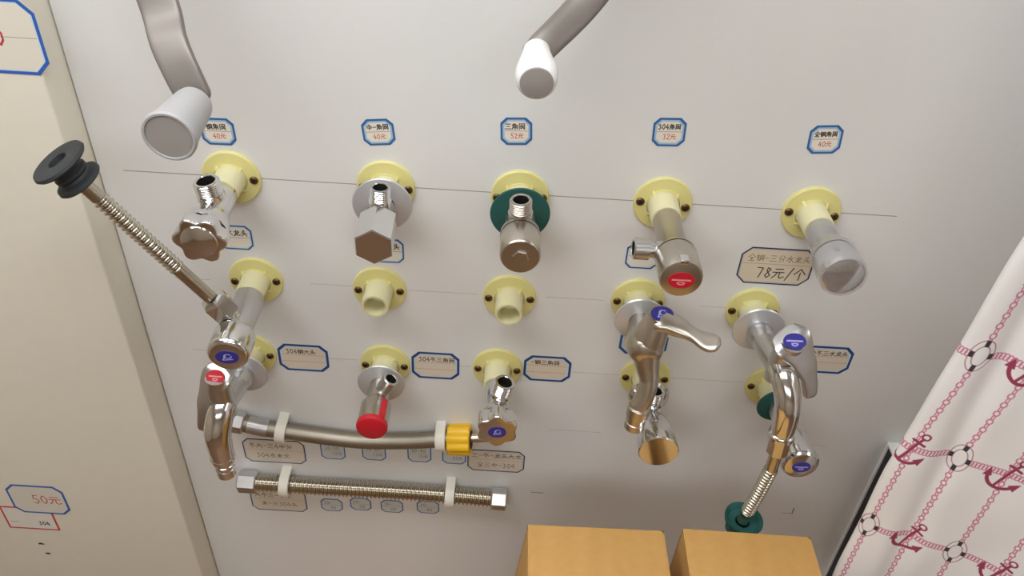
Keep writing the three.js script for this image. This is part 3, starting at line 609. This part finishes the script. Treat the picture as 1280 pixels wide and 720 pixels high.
// ---------------------------------------------------------------- cartons
const cardTex = noiseTex(256, (x, y) => { const a = noise.noise(x * 60, y * 4, 1) * 0.02 + noise.noise(x * 5, y * 5, 2) * 0.02 + noise.noise(x * 120, y * 120, 3) * 0.015; return [0.80 + a, 0.62 + a, 0.36 + a]; }, true);
M.card = std({ map: cardTex, roughness: 0.75 });
function carton(label, x, z, w, d, h, turn, flare) {
  const top = -200, t = thing('carton', label, 'carton', [x, top - h, z], 'cardboard cartons');
  t.rotation.y = turn;
  // the panels bulge: the base is wider than the lid; origin at the back left corner
  const skin = (pts, o) => { const s = V3(pts[1]).sub(V3(pts[0])).cross(V3(pts[3]).sub(V3(pts[0]))).normalize().multiplyScalar(o); const q = pts.map((p) => V3(p)), b = q.map((p) => p.clone().sub(s));
    const tri = [[0, 1, 2], [0, 2, 3]], pos = []; const put = (a, c, e) => pos.push(...a.toArray(), ...c.toArray(), ...e.toArray());
    for (const [i, j, k] of tri) { put(q[i], q[j], q[k]); put(b[k], b[j], b[i]); }
    for (let i = 0; i < 4; i++) { const j = (i + 1) % 4; put(q[i], b[i], b[j]); put(q[i], b[j], q[j]); }
    const g = new THREE.BufferGeometry(); g.setAttribute('position', new THREE.Float32BufferAttribute(pos, 3)); g.computeVertexNormals(); return planarUv(g); };
  const f = flare, A = [0, h, 0], B = [w, h, 0], C = [w, h, d], D = [0, h, d], a = [-f, 0, 0], b = [w, 0, 0], c = [w, 0, d + 6], e = [-f, 0, d + 6];
  part('left_side', skin([a, e, D, A], 3), M.card, t, { uv: true, crease: 0 });
  part('right_side', skin([c, b, B, C], 3), M.card, t, { uv: true, crease: 0 });
  part('front_side', skin([e, c, C, D], 3), M.card, t, { uv: true, crease: 0 });
  part('back_side', skin([b, a, A, B], 3), M.card, t, { uv: true, crease: 0 });
  const m = d / 2;
  part('lid_flap', planarUv(box(1, w - 1, h - 3, h + 0.6, 0.5, m - 0.4, 1.2)), M.card, t, { uv: true });
  part('lid_flap', planarUv(box(1, w - 1, h - 3, h + 0.6, m + 0.4, d - 0.5, 1.2)), M.card, t, { uv: true });
}
carton('left brown cardboard carton, nearer the lower corrugated hose', 34, 177, 154, 250, 460, 0.015, 44);
carton('right brown cardboard carton, in front of the green stopper', 210.5, 170, 145, 250, 460, -0.01, 16);

// ---------------------------------------------------------------- printed cloth and the black board behind it
{
  const U = 780, V0 = -300, V1 = 520, S = 2.2;
  const tex = canvas(Math.round(U * S), Math.round((V1 - V0) * S), (c) => {
    c.scale(S, S); c.fillStyle = '#f1efee'; c.fillRect(0, 0, U, V1 - V0);
    const P = '#cf7b98', Dk = '#9a3c58', Bk = '#3a343a', y = (v) => V1 - v;
    const col = (k) => 66 + 42 * (k - 1), row = (j) => 113 - 121 * j;
    const chain = (x0, y0, x1, y1) => { const l = Math.hypot(x1 - x0, y1 - y0), n = Math.round(l / 5.6), a = Math.atan2(y1 - y0, x1 - x0);
      for (let i = 0; i < n; i++) { c.save(); c.translate(x0 + (x1 - x0) * (i + .5) / n, y0 + (y1 - y0) * (i + .5) / n); c.rotate(a); c.strokeStyle = P; c.lineWidth = i % 2 ? 1 : 1.2; c.beginPath(); c.ellipse(0, 0, 3.1, i % 2 ? 1.1 : 2.2, 0, 0, 7); c.stroke(); c.restore(); } };
    for (let j = -4; j < 5; j++) for (let x = 0; x < U; x += 3.1) { c.strokeStyle = P; c.lineWidth = 1.1; c.beginPath(); c.ellipse(x, y(row(j)), 1.9, 3.6, 0.15, 0, 7); c.stroke(); }
    for (let k = 0; k < 19; k++) chain(col(k), 0, col(k), V1 - V0);
    for (let j = -4; j < 5; j++) for (let k = 0; k < 19; k++) {
      c.save(); c.translate(col(k), y(row(j)));
      if ((((k - 1 + j) % 2) + 2) % 2) {
        c.scale(0.72, 0.78); c.rotate(0.32); c.strokeStyle = c.fillStyle = Dk; c.lineWidth = 4; c.lineCap = 'round';
        c.beginPath(); c.arc(0, -24, 4.5, 0, 7); c.lineWidth = 2.4; c.stroke();
        c.lineWidth = 3.5; c.beginPath(); c.moveTo(0, -20); c.lineTo(0, 26); c.moveTo(-8, -12); c.lineTo(8, -12); c.stroke();
        c.lineWidth = 4.4; c.beginPath(); c.arc(0, 8, 18, Math.PI * 0.08, Math.PI * 0.92); c.stroke();
        for (const s of [-1, 1]) { c.beginPath(); c.moveTo(s * 12, 14); c.lineTo(s * 21, 2); c.lineTo(s * 22, 18); c.fill(); }
      } else {
        c.scale(0.72, 0.78); c.fillStyle = '#f1efee'; c.beginPath(); c.ellipse(0, 0, 13, 22, 0, 0, 7); c.fill();
        c.strokeStyle = '#b0808f'; c.lineWidth = 1.2; for (const [a, b] of [[13, 22], [8, 14]]) { c.beginPath(); c.ellipse(0, 0, a, b, 0, 0, 7); c.stroke(); }
        c.fillStyle = Bk; c.fillRect(-13, -4, 5, 8); c.fillRect(8, -4, 5, 8); c.fillRect(-2.5, -22, 5, 9); c.fillRect(-2.5, 13, 5, 9);
      }
      c.restore();
    }
  });
  const plan = new THREE.CatmullRomCurve3([[16, 0, 182], [3, 0, 192], [0, 0, 199], [8, 0, 205], [41, 0, 219], [81, 0, 234], [140, 0, 262], [200, 0, 300], [260, 0, 355], [310, 0, 430], [350, 0, 530], [375, 0, 650]].map(V3));  // unseen outer stretch is carried far forward to keep light off the lower wall
  const LEN = plan.getLength(), NU = 190, NV = 150, OFF = 27;
  const x0 = (v) => { const q = v + 39; return 385 + 0.0392 * q + 0.000117 * Math.min(q, 260) * q; };
  const verts = [], uvs = [], idx = [], nrm = (u) => { const T = plan.getTangentAt(u); return [-T.z, T.x]; };
  for (let side = 0; side < 2; side++) for (let j = 0; j <= NV; j++) for (let i = 0; i <= NU; i++) {
    const v = V0 + (V1 - V0) * j / NV, s = i / NU, p = plan.getPointAt(s), [nx, nz] = nrm(s), l = s * LEN;
    const q = Math.exp(-1 * (((l - 66) + (v + 8) * 0.05) / 12) ** 2) * -9 + 3.6 * Math.sin(l * 0.045 + v * 0.006) * Math.min(1, l / 60) + 2.2 * noise.noise(l * 0.03, v * 0.012, 3) + (side ? -0.8 : 0);
    verts.push(x0(v) + p.x + nx * q, v, p.z + nz * q);
    uvs.push((60 + l - OFF - 9 * Math.max(0, Math.min(1, v / 110))) / U, (v - V0) / (V1 - V0));
  }
  const row = NU + 1, half = row * (NV + 1);
  for (let side = 0; side < 2; side++) for (let j = 0; j < NV; j++) for (let i = 0; i < NU; i++) { const a = side * half + j * row + i, b = a + 1, d = a + row, e = d + 1; side ? idx.push(a, d, b, b, d, e) : idx.push(a, b, d, b, e, d); }
  for (let j = 0; j < NV; j++) for (const i of [0, NU]) { const a = j * row + i, d = a + row; idx.push(a, d, a + half, d, d + half, a + half); }
  for (let i = 0; i < NU; i++) for (const j of [0, NV]) { const a = j * row + i; idx.push(a, a + 1, a + half, a + 1, a + 1 + half, a + half); }
  const g = new THREE.BufferGeometry();
  g.setAttribute('position', new THREE.Float32BufferAttribute(verts, 3)); g.setAttribute('uv', new THREE.Float32BufferAttribute(uvs, 2)); g.setIndex(idx);
  const t = thing('cloth', 'white hanging cloth printed with pink chains, anchors and lifebuoys', 'cloth', [0, 0, 0]);
  part('fabric', g, phys({ map: tex, roughness: 0.9, sheen: 0.2 }), t, { uv: true, crease: 1.2 });
  part('rail', sweep([[428, 528, 194], [480, 528, 219], [560, 528, 258], [640, 528, 310], [700, 528, 365], [760, 528, 450], [800, 528, 560], [818, 528, 650]], 7, 40, 16), M.satin, t);
  part('rail_bracket', [box(421, 435, 521, 535, 0, 194, 2), box(811, 823, 521, TOP, 640, 652, 2)], M.satin, t);
}
{
  const t = thing('black_board', 'black edged board with white rim, behind the printed cloth', 'board', [508, -660, 0]);
  part('black_edge', box(0, 160, 0, 440, 6, 26, 2), M.black, t);
  part('white_rim', [box(-1.5, 160, 440, 444, 0.5, 28, 1.5), box(-1.5, 160, 0, 440, 0.5, 5.6, 1)], M.white, t);
}
renderer.render(scene, camera);
